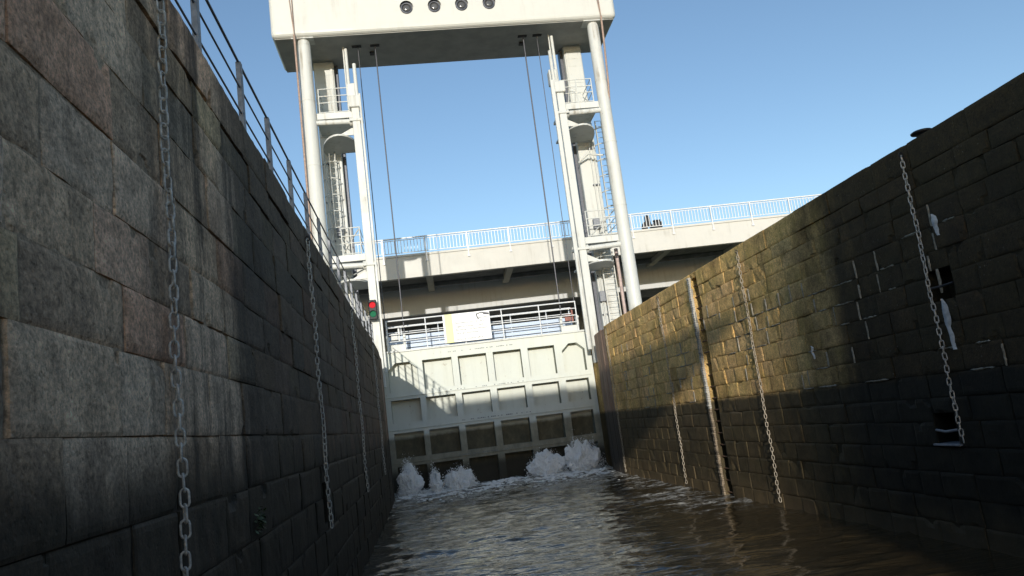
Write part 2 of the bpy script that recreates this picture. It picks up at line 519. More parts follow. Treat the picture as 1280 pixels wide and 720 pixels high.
def masonry(root, xw, side, courses, cop0, lens, clens, holes, mats, ya=-46, yb=29.9, seed=1, near=9):
    rnd = random.Random(seed)
    mb = MB(); cp = MB(); blocks = []
    rows = list(zip(courses[:-1], courses[1:])) + [(cop0, TOP)]
    for ci, (z0, z1) in enumerate(rows):
        last = ci == len(rows) - 1
        lo_, hi_ = clens if last else lens
        yy = ya - rnd.random() * .8
        while yy < yb:
            L = rnd.uniform(lo_, hi_) * (1.25 if z1 - z0 > .5 and not last else 1)
            e = min(yb, yy + L)
            if yb - e < .3: e = yb
            rects = [(max(ya, yy), e, z0, z1)]
            for h in holes: rects = clip(rects, h)
            for r in rects:
                mid = (r[0] + r[1]) / 2
                if mid < 1: res = 9
                elif mid < near: res = .045
                elif mid < near + 7: res = .09
                else: res = .2
                if last:
                    block(cp, xw + side * .012, side, r, res, rnd, .5)
                else:
                    block(mb, xw, side, r, res, rnd)
                blocks.append(r)
            yy = e
    mb.build('stonework', mats[0], root)
    cp.build('coping', mats[0], root)
    # bed and joints behind the stones, and the solid wall itself
    j = MB()
    rects = [(ya, yb, -1.2, TOP - .1)]
    for h in holes: rects = clip(rects, h)
    xm = xw - side * .021
    for (a, b, c, d) in rects:
        j.add([(xm, a, c), (xm, b, c), (xm, b, d), (xm, a, d)], [(0, 1, 2, 3)])
    for (a, b, c, d) in holes:
        dp = .32; xb = xw - side * dp
        d = min(d, TOP - .02)
        j.add([(xm, a, c), (xm, b, c), (xm, b, d), (xm, a, d), (xb, a, c), (xb, b, c), (xb, b, d), (xb, a, d)],
              [(4, 5, 6, 7), (0, 1, 5, 4), (1, 2, 6, 5), (2, 3, 7, 6), (3, 0, 4, 7)])
    xb = xw - side * .56
    j.add([(xm, ya, TOP - .03), (xm, yb, TOP - .03), (xb, yb, TOP - .03), (xb, ya, TOP - .03)], [(0, 1, 2, 3)])
    j.add([(xm, yb, -1.2), (xb, yb, -1.2), (xb, yb, TOP - .03), (xm, yb, TOP - .03)], [(0, 1, 2, 3)])
    j.build('mortar', mats[1], root)
    return blocks

lw = empty('lock_wall', (XL, 16, 0))
tag(lw, 'tall shaded wall of big brown-grey granite blocks along the left side, railing on top', 'wall')
lcourses = [-.9, -.45, 0, .45, .9, 1.35, 1.8, 2.23, 2.67, 3.11, 3.47, 3.83, 4.25, 4.68, 5.06, 5.36]
lholes = [(11.2, 11.55, 1.45, 2.0)]
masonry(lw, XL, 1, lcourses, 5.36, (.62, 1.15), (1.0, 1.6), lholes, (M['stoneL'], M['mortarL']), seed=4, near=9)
rwl = empty('lock_wall', (XR, 16, 0))
tag(rwl, 'mossy brown masonry wall along the right side, sunlit near the gate and black nearer by', 'wall')
rcourses = [-.9, -.5, -.1, .3, .66, 1.02, 1.38, 1.74, 2.08, 2.42, 2.76, 3.1, 3.44, 3.78, 4.12, 4.46, 4.78, 5.08, 5.35]
rholes = [(19.1, 19.55, -.8, 5.6), (9.72, 10.22, 3.42, 3.86), (10.28, 10.75, 1.42, 1.86)]
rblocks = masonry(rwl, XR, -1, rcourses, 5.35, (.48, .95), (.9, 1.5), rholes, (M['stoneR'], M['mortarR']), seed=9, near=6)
# lime crusts bleeding out of the joints of the right wall
rl = random.Random(21)
lime = MB()
def crust(pts, w0):
    vs = []; n = len(pts)
    for i, (yy, zz) in enumerate(pts):
        a = pts[max(0, i - 1)]; b = pts[min(n - 1, i + 1)]
        dy, dz = b[0] - a[0], b[1] - a[1]; L = math.hypot(dy, dz) or 1
        ww = w0 * rl.uniform(.4, 1.2) * (.35 if i in (0, n - 1) else 1)
        ny, nz = -dz / L * ww, dy / L * ww
        vs += [(XR + .01, yy + ny, zz + nz), (XR - .017 - ww * .35, yy, zz), (XR + .01, yy - ny, zz - nz)]
    fs = []
    for i in range(n - 1):
        for k in range(2):
            fs.append((i * 3 + k, i * 3 + k + 1, i * 3 + k + 4, i * 3 + k + 3))
    lime.add(vs, fs, True)
for (a, b, c, d) in rblocks:
    if not (8.8 < a < 28 and 2.42 <= c < 4.6): continue
    pr = .42 if a < 17 else .24
    q = noise.noise(Vector((a * .45, c * .9, 2.0)))
    if q < -.05: continue
    if rl.random() < pr + q * .5:
        n = 9; s0 = rl.uniform(0, .4); s1 = rl.uniform(.6, 1)
        crust([(a + (b - a) * (s0 + (s1 - s0) * i / n), c + rl.uniform(-.006, .006)) for i in range(n + 1)], .019)
    if rl.random() < pr + q * .5:
        n = 7; s0 = rl.uniform(0, .35)
        crust([(a + rl.uniform(-.006, .006), c + (d - c) * (1 - s0) * (1 - i / n)) for i in range(n + 1)], .0095)
    if rl.random() < .10:
        n = 6; yy = rl.uniform(a, b); L = rl.uniform(.1, .4)
        crust([(yy + rl.uniform(-.006, .006), c - L * i / n) for i in range(n + 1)], rl.uniform(.012, .028))
lime.build('lime_crust', M['lime'], rwl)
def lime_stain(y0, ztop, zbot, wd):
    m = MB(); n = 16; vs = []
    for i in range(n + 1):
        t = i / n
        zz = ztop + (zbot - ztop) * t
        ww = wd * (min(1, t * 5) * (1 - .55 * t) * (1 + .5 * noise.noise(Vector((t * 6, y0, 1)))) + .012)
        cy = y0 + .05 * noise.noise(Vector((t * 3, y0, 5))) - .04 * t
        for k in range(5):
            s = k / 4 - .5
            vs.append((XR - .004 - .028 * (1 - (2 * s) ** 2) * (1 + .5 * noise.noise(Vector((t * 9, k, y0)))), cy + s * ww * 2, zz))
    m.add(vs, [(i * 5 + k, i * 5 + k + 1, i * 5 + k + 6, i * 5 + k + 5) for i in range(n) for k in range(4)], True)
    return m.build('lime_stain', M['stain'], rwl)
lime_stain(9.98, 3.44, 2.72, .085)
lime_stain(9.8, 4.62, 4.3, .07)
lime_stain(13.85, 3.2, 2.95, .05)
# mooring bar across the low niche
nb = MB(); nb.path([(XR + .02, 10.28, 1.62), (XR - .02, 10.5, 1.6), (XR + .02, 10.75, 1.62)], .02)
nb.box(XR - .05, XR + .3, 10.22, 10.8, 1.40, 1.43, .006)
nb.build('mooring_bar', M['galv'], rwl)
nb = MB(); nb.path([(XR + .02, 9.72, 3.62), (XR - .01, 9.97, 3.61), (XR + .02, 10.22, 3.62)], .018)
nb.build('mooring_bar', M['iron'], rwl)

# timber fender faces between the stonework and the gate
def fender(x0, x1, label):
    root = empty('timber_fender', ((x0 + x1) / 2, 30.9, 0))
    rnd = random.Random(int(x0 * 10))
    yy = 29.92
    while yy < 31.85:
        wd = rnd.uniform(.24, .34); e = min(31.9, yy + wd)
        m = MB(); j = rnd.uniform(-.02, .02)
        m.box(x0 + j, x1 + j, yy + .008, e - .008, -1, 5.66 + rnd.uniform(-.05, .05), .012)
        m.a = [rnd.random()] * len(m.v)
        m.build('plank', M['wood'], root)
        yy = e
    b = MB()
    s = 1 if x0 > 3 else -1
    xi = x1 if s > 0 else x0
    b.box(min(xi, xi + s * .3), max(xi, xi + s * .3), 29.92, 31.9, -1, TOP - .04)
    b.build('backing_wall', M['mortarR'] if s > 0 else M['mortarL'], root)
    tag(root, label, 'fender', 'timber fenders beside the gate')
fender(XL - .22, XL - .02, 'weathered reddish plank fender between left stone wall and white gate')
fender(XR + .02, XR + .22, 'sunlit reddish plank fender between right stone wall and white gate')
# walls continue past the gate
for x0, x1, lb in ((XL - .6, XL + .0, 'grey concrete gate recess at the far end of the left wall'), (XR - .0, XR + .6, 'grey concrete gate recess at the far end of the right wall')):
    m = MB()
    s = 1 if x0 > 3 else -1
    a = x0 + (.45 if s > 0 else -.3); b = x1 - (.45 if s < 0 else -.3)
    m.box(a, b, 31.91, 44, -1.2, TOP - .03, .02)
    o = m.build('recess_wall', M['mortarR' if s > 0 else 'mortarL']); tag(o, lb, 'wall')

# ladder let into the slot of the right wall
lad = empty('recessed_ladder', (XR, 19.3, 0))
tag(lad, 'rung ladder in a black slot of the right wall beside a flaking white edge channel', 'ladder')
m = MB()
def rough_strip(m, y0, y1, x0, x1, z0, z1, n=60):
    for i in range(n):
        a = z0 + (z1 - z0) * i / n; b = z0 + (z1 - z0) * (i + 1) / n
        j = rl.uniform(-.02, .02); k = rl.uniform(-.012, .012)
        m.box(x0 + k, x1, y0 + .0, y1 + j, a + .001, b - .001, .01)
rough_strip(m, 19.57, 19.71, XR - .055, XR + .1, 2.2, 5.66)
m.build('edge_channel', mat_paint('flaking_white_paint', (.50, .47, .41), .9, .7, (.20, .15, .10)), lad)
m = MB(); rough_strip(m, 19.57, 19.70, XR - .05, XR + .1, -.6, 2.2)
m.build('edge_channel', mat_plain('wet_edge_channel', (.22, .17, .115), .7, 0, .55, 7, .4), lad)
for k in range(19):
    m = MB(); z = .1 + k * .295
    m.tube((XR + .06, 19.1, z), (XR + .06, 19.56, z), .017)
    m.build('rung', M['rust'], lad)

# ------------------------------------------------------------------ chains
def link_pts(L, W, rot):
    pts = []
    r = W / 2; s = L / 2 - r
    for i in range(6): t = PI * i / 5; pts.append((r * math.cos(t), s + r * math.sin(t)))
    for i in range(6): t = PI + PI * i / 5; pts.append((r * math.cos(t), -s + r * math.sin(t)))
    c, q = math.cos(rot), math.sin(rot)
    return [(a * c, a * q, b) for a, b in pts]
def chain_mesh(length, seed, pitch=.088, d=.0078, W=.05):
    rnd = random.Random(seed); m = MB()
    n = int(length / pitch)
    for k in range(n):
        z = -k * pitch - .06
        a = PI / 4 + (PI / 2 if k % 2 else 0) + rnd.uniform(-.25, .25) + .5 * math.sin(k * .11 + seed)
        ox = .008 * math.sin(k * .37 + seed); oy = .02 * math.sin(k * .05 + seed * 2) + .006 * math.sin(k * .9)
        tx = rnd.uniform(-.08, .08)
        pts = [(p[0] + ox, p[1] + oy + p[2] * tx, p[2] + z) for p in link_pts(pitch + 2.4 * d, W, a)]
        m.path(pts, d, 7, True)
    return m
def make_chain(seed, mat, length):
    root = empty('mooring_chain')
    o = chain_mesh(length, seed).build('links', mat, root)
    e = MB(); e.path([(.03 * math.cos(t), 0, .0 + .035 * math.sin(t)) for t in [2 * PI * i / 12 for i in range(12)]], .009, 7, True)
    e.build('eye_bolt', M['iron'], root)
    return root
c0 = make_chain(1, M['chain'], 5.5); c1 = make_chain(2, M['rchain'], 5.5); c2 = make_chain(3, M['chain'], 4.15)
spots = [(c0, XL + .05, 4.88, 'bright steel chain hanging closest to the camera on the left wall, links clearly visible'),
         (c2, XL + .05, 11.4, 'chain on the dark left wall second from the camera, ending above the water'),
         (c2, XL + .05, 18.2, 'chain on the left wall third from the camera, starting under the white handrail'),
         (c2, XL + .05, 25.6, 'farthest chain on the left wall, nearest the reddish planks by the gate'),
         (c2, XR - .05, 10.12, 'chain on the blackened right wall just below the mooring bollard'),
         (c1, XR - .05, 16.3, 'rusty chain on the right wall at the edge of the dark patch, reaching the water'),
         (c1, XR - .05, 22.4, 'rusty chain on the sunlit right wall left of the white ladder slot'),
         (c1, XR - .05, 29.4, 'farthest chain on the right wall, nearest the reddish planks by the gate')]
used = set()
for src, x, yy, lb in spots:
    o = src if src.name not in used else copy_tree(src)
    used.add(src.name)
    o.location = (x, yy, TOP - (.14 if x > 0 else .22))
    tag(o, lb, 'chain', 'mooring chains hanging down the lock walls')

# bollard on the right wall
bo = empty('mooring_bollard', (XR + .25, 9.98, TOP - .03))
def lathe(prof, n=20):
    m = MB(); vs = []
    for r, z in prof:
        for i in range(n):
            t = 2 * PI * i / n; vs.append((r * math.cos(t), r * math.sin(t), z))
    m.add(vs, [(j * n + i, j * n + (i + 1) % n, (j + 1) * n + (i + 1) % n, (j + 1) * n + i) for j in range(len(prof) - 1) for i in range(n)], True)
    return m
def lathe_at(prof, loc, name, mat, parent, n=20):
    m = lathe(prof, n); m.v = [(a + loc[0], b + loc[1], c + loc[2]) for a, b, c in m.v]
    return m.build(name, mat, parent)
lathe_at([(.0, 0), (.14, 0), (.14, .03), (.09, .05), (.08, .11), (.1, .13)], bo.location, 'post', M['iron'], bo)
lathe_at([(.1, .13), (.15, .145), (.155, .165), (.13, .18), (.0, .19)], bo.location, 'cap', M['iron'], bo)
tag(bo, 'black mushroom mooring bollard on the coping of the right wall', 'bollard')

# weed on the left wall
wd = MB(); rp = random.Random(5)
for k in range(90):
    a = Vector((XL + .02, 7.0 + rp.gauss(0, .08), 1.95 + rp.gauss(0, .05)))
    d = Vector((rp.uniform(.3, 1), rp.gauss(0, .7), rp.uniform(-.8, .6))).normalized() * rp.uniform(.03, .075)
    s = d.cross(Vector((0, 0, 1))).normalized() * d.length * .28
    wd.add([a, a + d * .5 + s, a + d, a + d * .5 - s], [(0, 1, 2), (0, 2, 3)])
o = wd.build('wall_plant', M['leaf']); tag(o, 'small green weed growing out of the dark lower left wall', 'plant')

# ------------------------------------------------------------------ quay railing on the left wall
qr = empty('quay_railing', (XL - .25, 14, TOP))
tag(qr, 'long steel railing of flat posts and four thin bars along the left wall top', 'railing')
XQ = XL - .22
ypost = [3.55, 5.2, 6.88, 8.68, 10.3, 12.0] + [13.7 + 1.7 * k for k in range(11)]
for yy in ypost:
    m = MB(); m.box(XQ - .03, XQ + .03, yy - .045, yy + .045, TOP - .05, 6.98, .006)
    m.build('post', M['galv'], qr)
for z in (6.98, 6.66, 6.34, 6.04):
    m = MB(); m.tube((XQ, -8, z), (XQ, 31.2, z), .016 if z > 6.9 else .0115, n=8)
    m.build('bar', M['dgalv'], qr)

# ------------------------------------------------------------------ lift gate
gate = empty('lift_gate', (2.9, 34.5, 0))
tag(gate, 'white ribbed steel lift gate closing the chamber, weed-brown below', 'gate')
YF, YS = 34.5, 34.96
cells_x = [(-1.42, -.15), (.10, 1.40), (1.68, 2.95), (3.25, 4.52), (4.83, 6.05), (6.38, 7.42)]
rows_z = [(4.39, 5.67), (3.06, 4.04), (1.55, 2.62), (.05, 1.2)]
gx = sorted({XL - .4, XR + .4} | {v for c in cells_x for v in c})
gz = sorted({-.9, 6.12} | {v for r in rows_z for v in r})
fr = MB(); sk = MB(); ce = MB()
for i in range(len(gx) - 1):
    for k in range(len(gz) - 1):
        a, b, c, d = gx[i], gx[i + 1], gz[k], gz[k + 1]
        if (a, b) in cells_x and (c, d) in rows_z:
            sk.add([(a, YS, c), (b, YS, c), (b, YS, d), (a, YS, d)], [(0, 1, 2, 3)])
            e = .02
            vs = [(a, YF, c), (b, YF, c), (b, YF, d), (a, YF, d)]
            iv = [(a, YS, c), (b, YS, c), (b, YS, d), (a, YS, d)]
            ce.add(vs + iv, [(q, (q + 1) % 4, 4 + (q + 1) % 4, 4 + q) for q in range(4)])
        else:
            fr.add([(a, YF, c), (b, YF, c), (b, YF, d), (a, YF, d)], [(0, 1, 2, 3)])
# raised edges of the frame, so that it reads as welded plate
for (a, b) in cells_x:
    for (c, d) in rows_z:
        pass
for ci in (0, 5):
    a, b = cells_x[ci]; d = 5.67; q = .34
    for s, x in ((1, a), (-1, b)):
        fr.prism([(x - s * .004, YF - .004, d + .004), (x + s * q, YF - .004, d + .004), (x - s * .004, YF - .004, d - q * .9)], (0, YS - YF - .01, 0))
fr.build('frame', M['gate'], gate)
ce.build('cell_edges', M['cellshade'], gate)
sk.build('skin_plate', M['skin'], gate)
tb = MB(); tb.box(XL - .3, XR + .35, YF - .06, YS + .9, 6.125, 6.21, .012)
tb.build('top_walkway', M['white'], gate)
lip = MB()
for (c, d) in ((4.39, 4.04), (3.06, 2.62), (1.55, 1.2)):
    lip.box(XL - .3, XR + .3, YF - .035, YF - .003, d + .13, d + .17, .005)
lip.build('weld_flange', M['gate'], gate)
bt = MB(); rb = random.Random(8)
for z in (5.9, 4.22, 2.85, 1.38):
    for k in range(46):
        if rb.random() < .5: continue
        x = 1.2 + k * .075
        bt.box(x, x + .05, YF - .012, YF - .002, z - .012, z + .012 + rb.random() * .02)
bt.build('rivet_row', M['soffit'], gate)
def post_row(root, xs, y, z0, z1, r=.028):
    for x in xs:
        m = MB(); m.tube((x, y, z0), (x, y, z1), r, n=8); m.build('post', M['rail'], root)
gr = MB()
for z, r in ((7.55, .032), (7.24, .022), (6.93, .022), (6.62, .022)):
    gr.tube((-1.32, YF + .05, z), (7.3, YF + .05, z), r, n=8)
rail = gr.build('walkway_railing', M['rail'], gate)
post_row(rail, (-1.3, .42, 2.14, 3.86, 5.58, 7.28), YF + .05, 6.2, 7.55)
gr = MB()
for z, r in ((7.45, .03), (7.18, .022)):
    gr.tube((-1.32, YS + .85, z), (7.3, YS + .85, z), r, n=8)
rail2 = gr.build('walkway_railing', M['rail'], gate)
post_row(rail2, (-.7, 1.0, 2.7, 4.4, 6.1, 7.2), YS + .85, 6.2, 7.45)
pn = MB()
for k in range(4):
    pn.box(-1.34, 7.3, YS + .78, YS + .81, 6.23 + k * .2, 6.23 + k * .2 + .165, .006)
pn.build('toe_board', M['panel'], gate)
for x in (-.95, 6.95):
    m = MB(); m.box(x - .42, x + .42, YF + .2, YF + .5, 6.21, 6.5, .02)
    for s in (-.38, .38):
        m.box(x + s - .06, x + s + .06, YF + .22, YF + .46, 6.5, 6.95, .02); m.tube((x + s, YF + .12, 6.85), (x + s, YF + .56, 6.85), .06)
    m.build('cable_anchor', M['white'], gate)
    m = MB(); m.box(x - .2, x + .1, YF + .16, YF + .22, 6.7, 7.0, .02); m.box(x + .12, x + .2, YF + .15, YF + .2, 6.6, 7.3, .01)
    m.build('latch_box', M['redbit'] if x > 0 else M['white'], gate)

# sign
sg = empty('information_sign', (2.26, 34.42, 6.28))
tag(sg, 'white notice board with pale yellow stripe and lines of writing on the gate railing', 'sign')
m = MB(); m.box(1.2, 3.31, 34.42, 34.45, 6.28, 7.56, .006); m.build('panel', M['sheet'], sg)
m = MB(); m.box(1.28, 1.62, 34.411, 34.417, 6.285, 7.555); m.build('stripe', M['yellow'], sg)
m = MB()   # framed emblem with a dark pennant
def bar(m, pts, w=.03):
    for a, b in zip(pts[:-1], pts[1:]):
        a = Vector(a); b = Vector(b); d = (b - a).normalized(); n = Vector((-d.y, d.x)) * w / 2
        q = [a + n, b + n, b - n, a - n]
        m.prism([(p.x, 34.412, p.y) for p in q], (0, .006, 0))
bar(m, [(2.72, 7.44), (2.76, 7.24), (2.84, 7.25)], .05)
bar(m, [(2.70, 7.44), (2.95, 7.50), (3.28, 7.43)], .045)
bar(m, [(2.80, 7.26), (3.25, 7.30)], .02)
m.prism([(2.98, 34.411, 7.47), (3.29, 34.411, 7.44), (3.29, 34.411, 7.36), (3.05, 34.411, 7.40)], (0, .004, 0))
m.build('emblem', M['ink'], sg)
def text(s, x, z, size, parent, name='lettering'):
    cu = bpy.data.curves.new(name, 'FONT'); cu.body = s; cu.size = size; cu.extrude = .002
    cu.materials.append(M['ink'])
    o = bpy.data.objects.new(name, cu); COL.objects.link(o)
    o.parent = parent
    o.location = Vector((x, 34.414, z)) - parent_loc(parent)
    o.rotation_euler = (PI / 2, 0, 0)
    bpy.context.view_layer.update()
    me = bpy.data.meshes.new_from_object(o)
    q = bpy.data.objects.new(name, me); COL.objects.link(q)
    q.parent = parent; q.location = o.location; q.rotation_euler = o.rotation_euler
    bpy.data.objects.remove(o); bpy.data.curves.remove(cu)
    return q
for s, z in (('Bootsfahrer auf  15.178,5', 7.09), ('Lagen an Ketten, 2 Meter', 6.93), ('Bootsmann an Sportbooten', 6.78), ('bitte gut festmachen', 6.63), ('Achtung  Hubtor öffnet', 6.36)):
    text(s, 1.74, z, .125, sg)

# signal light on the left post
sl = empty('signal_light', (-1.72, 33.3, 7.55))
tag(sl, 'two-lamp traffic signal on the left white post, red lit above green', 'traffic light')
m = MB(); m.box(-1.92, -1.58, 33.16, 33.4, 7.5, 8.36, .03); m.build('housing', M['black'], sl)
for z, nm, mt in ((8.13, 'red_lamp', 'redlamp'), (7.74, 'green_lamp', 'greenlamp')):
    m = MB(); m.tube((-1.75, 33.163, z), (-1.75, 33.13, z), .14, .125, n=20); o = m.build(nm, M[mt], sl)
    v = MB(); pts = [(-1.75 + .16 * math.cos(t), 33.16, z + .16 * math.sin(t)) for t in [PI * i / 12 for i in range(13)]]
    vs = [Vector(p_) for p_ in pts] + [Vector((p_[0], 33.02, p_[2] - .02)) for p_ in pts]
    v.add(vs, [(i, i + 1, 14 + i, 13 + i) for i in range(12)], True); v.build('visor', M['black'], sl)

# ------------------------------------------------------------------ lift towers
def ladder(root, x0, x1, y, z0, z1, name='ladder', cage=False, mat='white'):
    m = MB()
    for x in (x0, x1): m.box(x - .025, x + .025, y - .03, y + .03, z0, z1, .005)
    z = z0 + .2
    while z < z1:
        m.tube((x0, y, z), (x1, y, z), .014, n=6); z += .29
    if cage:
        z = z0 + 1.8; xm = (x0 + x1) / 2
        while z < z1:
            m.path([(xm + .36 * math.cos(t), y - .36 * math.sin(t) - .02, z) for t in [PI * i / 10 for i in range(11)]], .028, 6); z += .8
        for t in (.25 * PI, .5 * PI, .75 * PI):
            m.tube((xm + .36 * math.cos(t), y - .38 * math.sin(t), z0 + 1.8), (xm + .36 * math.cos(t), y - .38 * math.sin(t), z1 - .2), .022, n=6)
    return m.build(name, M[mat], root)

def platform(root, x0, x1, y0, y1, z, rx0, rx1, h, s):
    m = MB(); m.box(x0, x1, y0, y1, z - .09, z + .03, .012)
    m.box(x0, x1, y0 - .02, y0 + .03, z - .14, z + .16, .008)
    pl = m.build('platform', M['white'], root)
    r = MB()
    for q in (h, h * .74, h * .5, h * .16):
        r.tube((rx0, y0 + .05, z + q), (rx1, y0 + .05, z + q), .024, n=8)
        for x in (rx0, rx1): r.tube((x, y0 + .05, z + q), (x, y1 - .1, z + q), .02, n=6)
    rl_ = r.build('railing', M['white'], pl)
    for x in (rx0, (rx0 + rx1) / 2, rx1):
        m = MB(); m.tube((x, y0 + .05, z), (x, y0 + .05, z + h), .026, n=8); m.build('post', M['white'], rl_)
    return pl

def half_disc(m, xa, xb, yf, yb, z, t=.08):
    pts = []
    xm = (xa + xb) / 2; rx = (xb - xa) / 2
    for i in range(15):
        a = PI * i / 14
        pts.append((xm + rx * math.cos(a), yb - (yb - yf) * math.sin(a), z))
    m.prism(pts, (0, 0, t))

def tower(xc, xp, s, label, shaft, r0, upz, lowz, rails):
    """xc column axis, xp guide post, s = -1 left / +1 right"""
    root = empty('lift_tower', ((xc + xp) / 2, 35, TOP))
    m = MB(); m.tube((xc, 33.95, TOP - .05), (xc, 33.95, 20.62), r0, r0 * .84, n=32)
    col = m.build('round_column', M['white'], root)
    m = MB(); m.tube((xc, 33.95, 20.62), (xc, 33.95, 20.9), r0 * .86, r0 * .7, n=32)
    m.box(xc - .5, xc + .5, 33.62, 34.3, 20.86, 20.915, .01); m.build('collar', M['white'], col)
    for z in (8.6, 11.7, 14.8, 17.9):
        q = r0 * (1 - .16 * (z - TOP) / 14.9)
        m = MB(); m.tube((xc, 33.95, z - .025), (xc, 33.95, z + .025), q + .012, n=32); m.build('weld_band', M['white'], col)
    m = MB(); m.tube((xc, 33.95, TOP - .05), (xc, 33.95, TOP + .06), r0 + .2, n=32); m.build('base_flange', M['white'], col)
    # guide post
    m = MB(); m.box(xp - .17, xp + .17, 33.55, 33.9, 4.6, 17.3, .02)
    gp = m.build('guide_post', M['white'], root)
    m = MB(); m.box(xp - .26, xp + .26, 33.45, 34.05, 17.3, 17.85, .03); m.build('bracket', M['white'], gp)
    m = MB()
    xo = xp - s * (.34 if s > 0 else .25)
    wd2 = .09 if s > 0 else .045
    m.box(xo - wd2, xo + wd2, 33.4, 33.55, 5.2, 17.9, .015)
    m.build('guide_rail', M['white'], gp)
    m = MB(); xs2 = xp + (.13 if s < 0 else -.2)
    m.tube((xs2, 33.65, 17.85), (xs2, 33.65, 19.45), .085, n=12)
    m.tube((xp - .24 if s < 0 else xp + .2, 34.6, 17.0), (xp - .24 if s < 0 else xp + .2, 34.6, 20.7), .075, n=10)
    m.tube((xp - .36 if s < 0 else xp + .08, 34.7, 17.0), (xp - .36 if s < 0 else xp + .08, 34.7, 20.85), .035, n=8)
    m.box(xp - .3, xp + .1, 34.0, 34.5, 18.0, 18.7, .03)
    m.build('guide_rod', M['white'], gp)
    # counterweight shaft
    a, b = shaft
    m = MB(); m.box(a, b, 36.12, 37.0, TOP - .05, 20.91, .03); sh = m.build('shaft', M['white'], root)
    m = MB(); m.box(a + .06, b - .06, 36.06, 36.117, 17.0, 20.55, .01)
    for x in (a + .3, b - .35):
        for k in range(4):
            for z in (19.75, 20.15):
                m.box(x - .16 + k * .11, x - .13 + k * .11, 36.04, 36.06, z, z + .05)
    for k in range(4): m.box(a + .1, b - .1, 36.045, 36.06, 17.3 + k * .52, 17.33 + k * .52)
    m.build('access_cover', M['white'], sh)
    m = MB(); m.box((b + .003 if s < 0 else a - .16), (b + .16 if s < 0 else a - .003), 36.5, 36.95, TOP, 20.85, .01)
    m.build('counterweight_rail', M['dgalv'], sh)
    for z, h, (rx0, rx1) in ((upz, 1.35, rails[0]), (lowz, 1.4, rails[1])):
        x0, x1 = min(xc + .25 * -s, xp), max(xc + .25 * -s, xp)
        platform(root, x0, x1, 33.98, 36.0, z, rx0, rx1, h, s)
        m = MB(); m.tube((xc, 33.95, z - .3), (xp, 33.8, z - .42), .12, n=14); m.tube((xp - .0, 33.8, z - .42), (xp + s * .3, 33.82, z - .41), .2, n=14)
        m.box(xp - .3, xp + .3, 33.5, 33.95, z - .5, z - .38, .02)
        m.build('tie_beam', M['white'], root)
        m = MB(); half_disc(m, min(xc + -s * .3, xp), max(xc + -s * .3, xp), 33.75, 36.05, z - 1.05)
        m.prism([(xp + s * .1, 34.0, z - .97), (xp + s * .9, 34.0, z - .97), (xp + s * .1, 34.0, z - .55)], (0, .06, 0))
        m.build('bracket_plate', M['white'], root)
    tag(root, label, 'tower')
    return root
LT = tower(-3.78, -1.7, -1, 'white steel lift tower on the left bank with round column and railed platforms', (-3.65, -2.68), .365, 17.15, 10.45, ((-3.32, -2.0), (-2.85, -2.05)))
ladder(LT, -3.42, -2.98, 35.75, 10.5, 16.1, cage=True)
ladder(LT, -3.30, -2.86, 35.6, TOP, 10.2)
RT = tower(9.92, 7.78, 1, 'white steel lift tower on the right bank with round column and caged ladder', (8.86, 9.75), .325, 16.75, 10.2, ((7.95, 9.45), (8.25, 9.7)))
ladder(RT, 9.8, 10.2, 35.7, 10.3, 16.6, cage=True)
ladder(RT, 9.05, 9.62, 35.5, TOP, 9.9)
m = MB(); m.box(9.72, 9.88, 35.3, 35.45, TOP, 10.0, .02); m.build('cable_duct', mat_plain('pinkish_duct', (.50, .38, .34), .6, 0, .2, 5), RT)
m = MB(); m.path([(8.75, 35.9, 14.6), (9.2, 35.6, 14.9), (9.9, 35.4, 14.7)], .05); m.path([(9.0, 36.0, 17.5), (9.1, 35.8, 18.4), (8.8, 35.8, 18.5), (8.7, 36.0, 17.8)], .03)
m.build('cable_loop', M['white'], RT)

def clutter(root, xs, y, z0, z1, s):
    m = MB()
    for i, x in enumerate(xs): m.tube((x, y, z0), (x, y, z1 - .4 * i), .032, n=8)
    m.build('conduit', M['white'], root)
    for k, z in enumerate((z0 + 1.2, z0 + 3.1, z0 + 5.0)):
        m = MB(); m.box(min(xs) - .08, max(xs) + .08, y - .02, y + .1, z, z + .07, .006); m.build('clamp', M['dgalv'], root)
clutter(RT, (9.42, 9.6), 36.02, 10.3, 16.3, 1)
clutter(LT, (-3.5, -3.38), 36.03, 10.6, 16.0, -1)
clutter(RT, (8.95, 9.02), 36.02, TOP, 9.8, 1)
for root, x, y, z in ((RT, 9.2, 35.98, 11.2), (RT, 8.98, 35.98, 7.6), (LT, -3.05, 35.98, 12.0), (LT, -2.9, 33.95, 8.2)):
    m = MB(); m.box(x - .16, x + .16, y - .12, y + .1, z, z + .5, .02); m.build('junction_box', M['galv'], root)
for root, x0, x1, z in ((RT, 8.2, 9.8, 11.6), (LT, -3.5, -2.1, 11.7)):
    m = MB()
    m.tube((x0, 35.9, z - 1.3), (x1, 34.2, z + .1), .03, n=6); m.tube((x0, 34.2, z - 2.4), (x1, 35.8, z - 1.4), .03, n=6)
    m.build('brace', M['white'], root)

